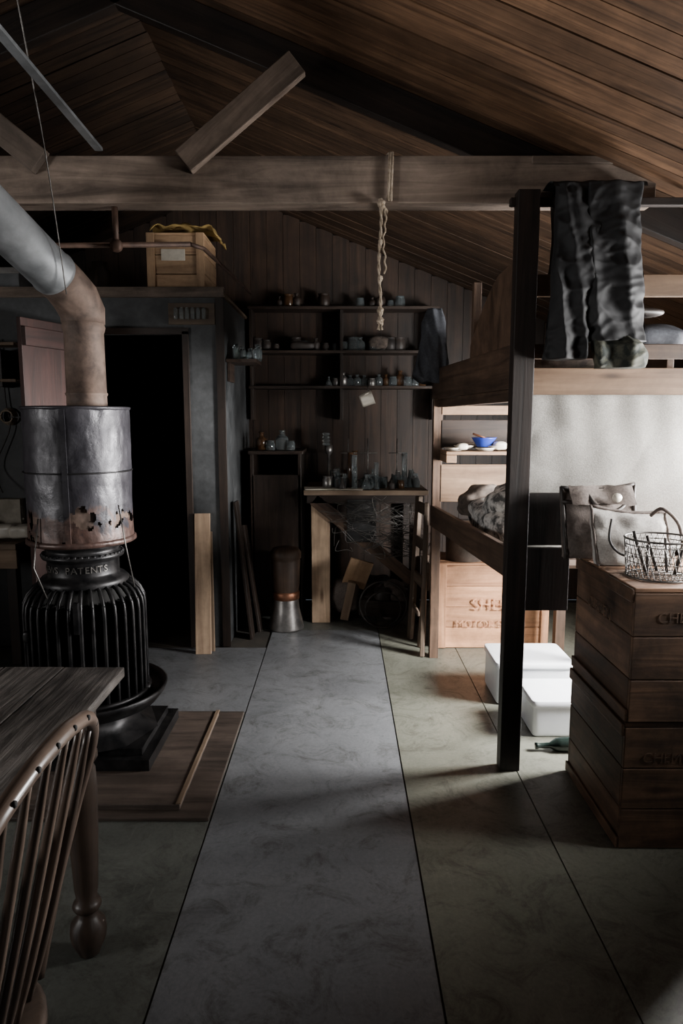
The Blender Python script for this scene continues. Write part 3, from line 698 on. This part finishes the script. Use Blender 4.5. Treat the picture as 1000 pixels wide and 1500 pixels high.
b=B('scrap_heap')
for i in range(12): b.blob((R(-.02,.42),R(5.05,5.3),R(.1,.2)),(R(.12,.24),R(.1,.2),R(.1,.3)),random.choice(['leather','bagd','dark','greycloth']),.6,.03,8,seed=i)
b.box((.12,5.0,.36),(.18,.02,.22),'cratebox',(.2,.3,.2)); b.box((.3,5.0,.1),(.34,.1,.12),'dark',(0,.1,.1)); b.box((.05,4.98,.16),(.06,.06,.3),'plank',(.1,.2,0))
b.done(.003)
# ------------------------------------------------------------------ rope
b=B('hanging_rope'); random.seed(2)
rx,ry=.165,2.845
b.tube([(rx+.02,ry,2.36),(rx+.025,ry,2.54),(rx+.02,ry+.06,2.552),(rx+.02,ry+.13,2.54),(rx+.018,ry+.13,2.34),(rx+.018,ry+.06,2.338),(rx,ry-.004,2.34)],.006,'rope',8)
b.tube([(rx+.03,ry,2.36),(rx+.035,ry,2.54),(rx+.03,ry+.06,2.552)],.006,'rope',8)
def tw(x0,z0,z1,ph,r):
    n=60;return [(x0+r*math.cos(ph+i*.55)+.004*math.sin(i*.15),ry-.012+r*math.sin(ph+i*.55),z0+(z1-z0)*i/n) for i in range(n+1)]
b.tube(tw(rx-.012,2.36,1.90,0,.0032),.004,'rope',7); b.tube(tw(rx-.012,2.36,1.90,PI,.0032),.004,'rope',7)
b.tube(tw(rx+.006,2.33,2.08,1,.003),.0035,'rope',7)
for z,s in((2.345,.03),(2.2,.018),(2.06,.018),(1.935,.026),(1.895,.028)): b.blob((rx-.008,ry-.012,z),(s,s,s*1.2),'rope',.9,.006,60)
for i in range(7): b.tube([(rx-.01,ry-.012,1.895),(rx-.01+R(-.012,.012),ry-.012+R(-.01,.01),1.86)],.0015,'rope',4)
b.done()
# ------------------------------------------------------------------ light (daylight entering at the window openings)
def area(name,loc,target,sx,sy,p,spread,col=(1,.985,.97)):
    l=bpy.data.lights.new(name,'AREA'); l.shape='RECTANGLE'; l.size=sx; l.size_y=sy; l.energy=p; l.color=col; l.spread=math.radians(spread)
    o=bpy.data.objects.new(name,l); o.location=loc
    d=(Vector(target)-Vector(loc)); o.rotation_euler=d.to_track_quat('-Z','Z').to_euler(); bpy.context.collection.objects.link(o)
area('window_light_main',(XR+.1,3.07,1.24),(-1,3.3,.6),.66,.98,480,140)
area('window_light_curtain',(XR+.17,2.12,1.53),(1.2,2.95,1.3),.45,.6,62,100)
area('window_light_near',(XR+.1,-.22,1.33),(0,.6,1.2),.82,.72,4,150)
area('window_light_left',(XL-.2,-.01,1.3),(.6,1.9,2.55),1.4,.8,62,110)
w=bpy.data.worlds.new('World'); bpy.context.scene.world=w; w.use_nodes=True
w.node_tree.nodes['Background'].inputs[0].default_value=(.6,.7,.8,1); w.node_tree.nodes['Background'].inputs[1].default_value=.15
cam=bpy.data.cameras.new('Camera'); co=bpy.data.objects.new('Camera',cam); bpy.context.collection.objects.link(co)
cam.sensor_fit='VERTICAL'; cam.sensor_height=36; cam.lens=24; co.location=(0,0,1.5); co.rotation_euler=(math.radians(90-7.69),0,0); cam.clip_start=.02
bpy.context.scene.camera=co
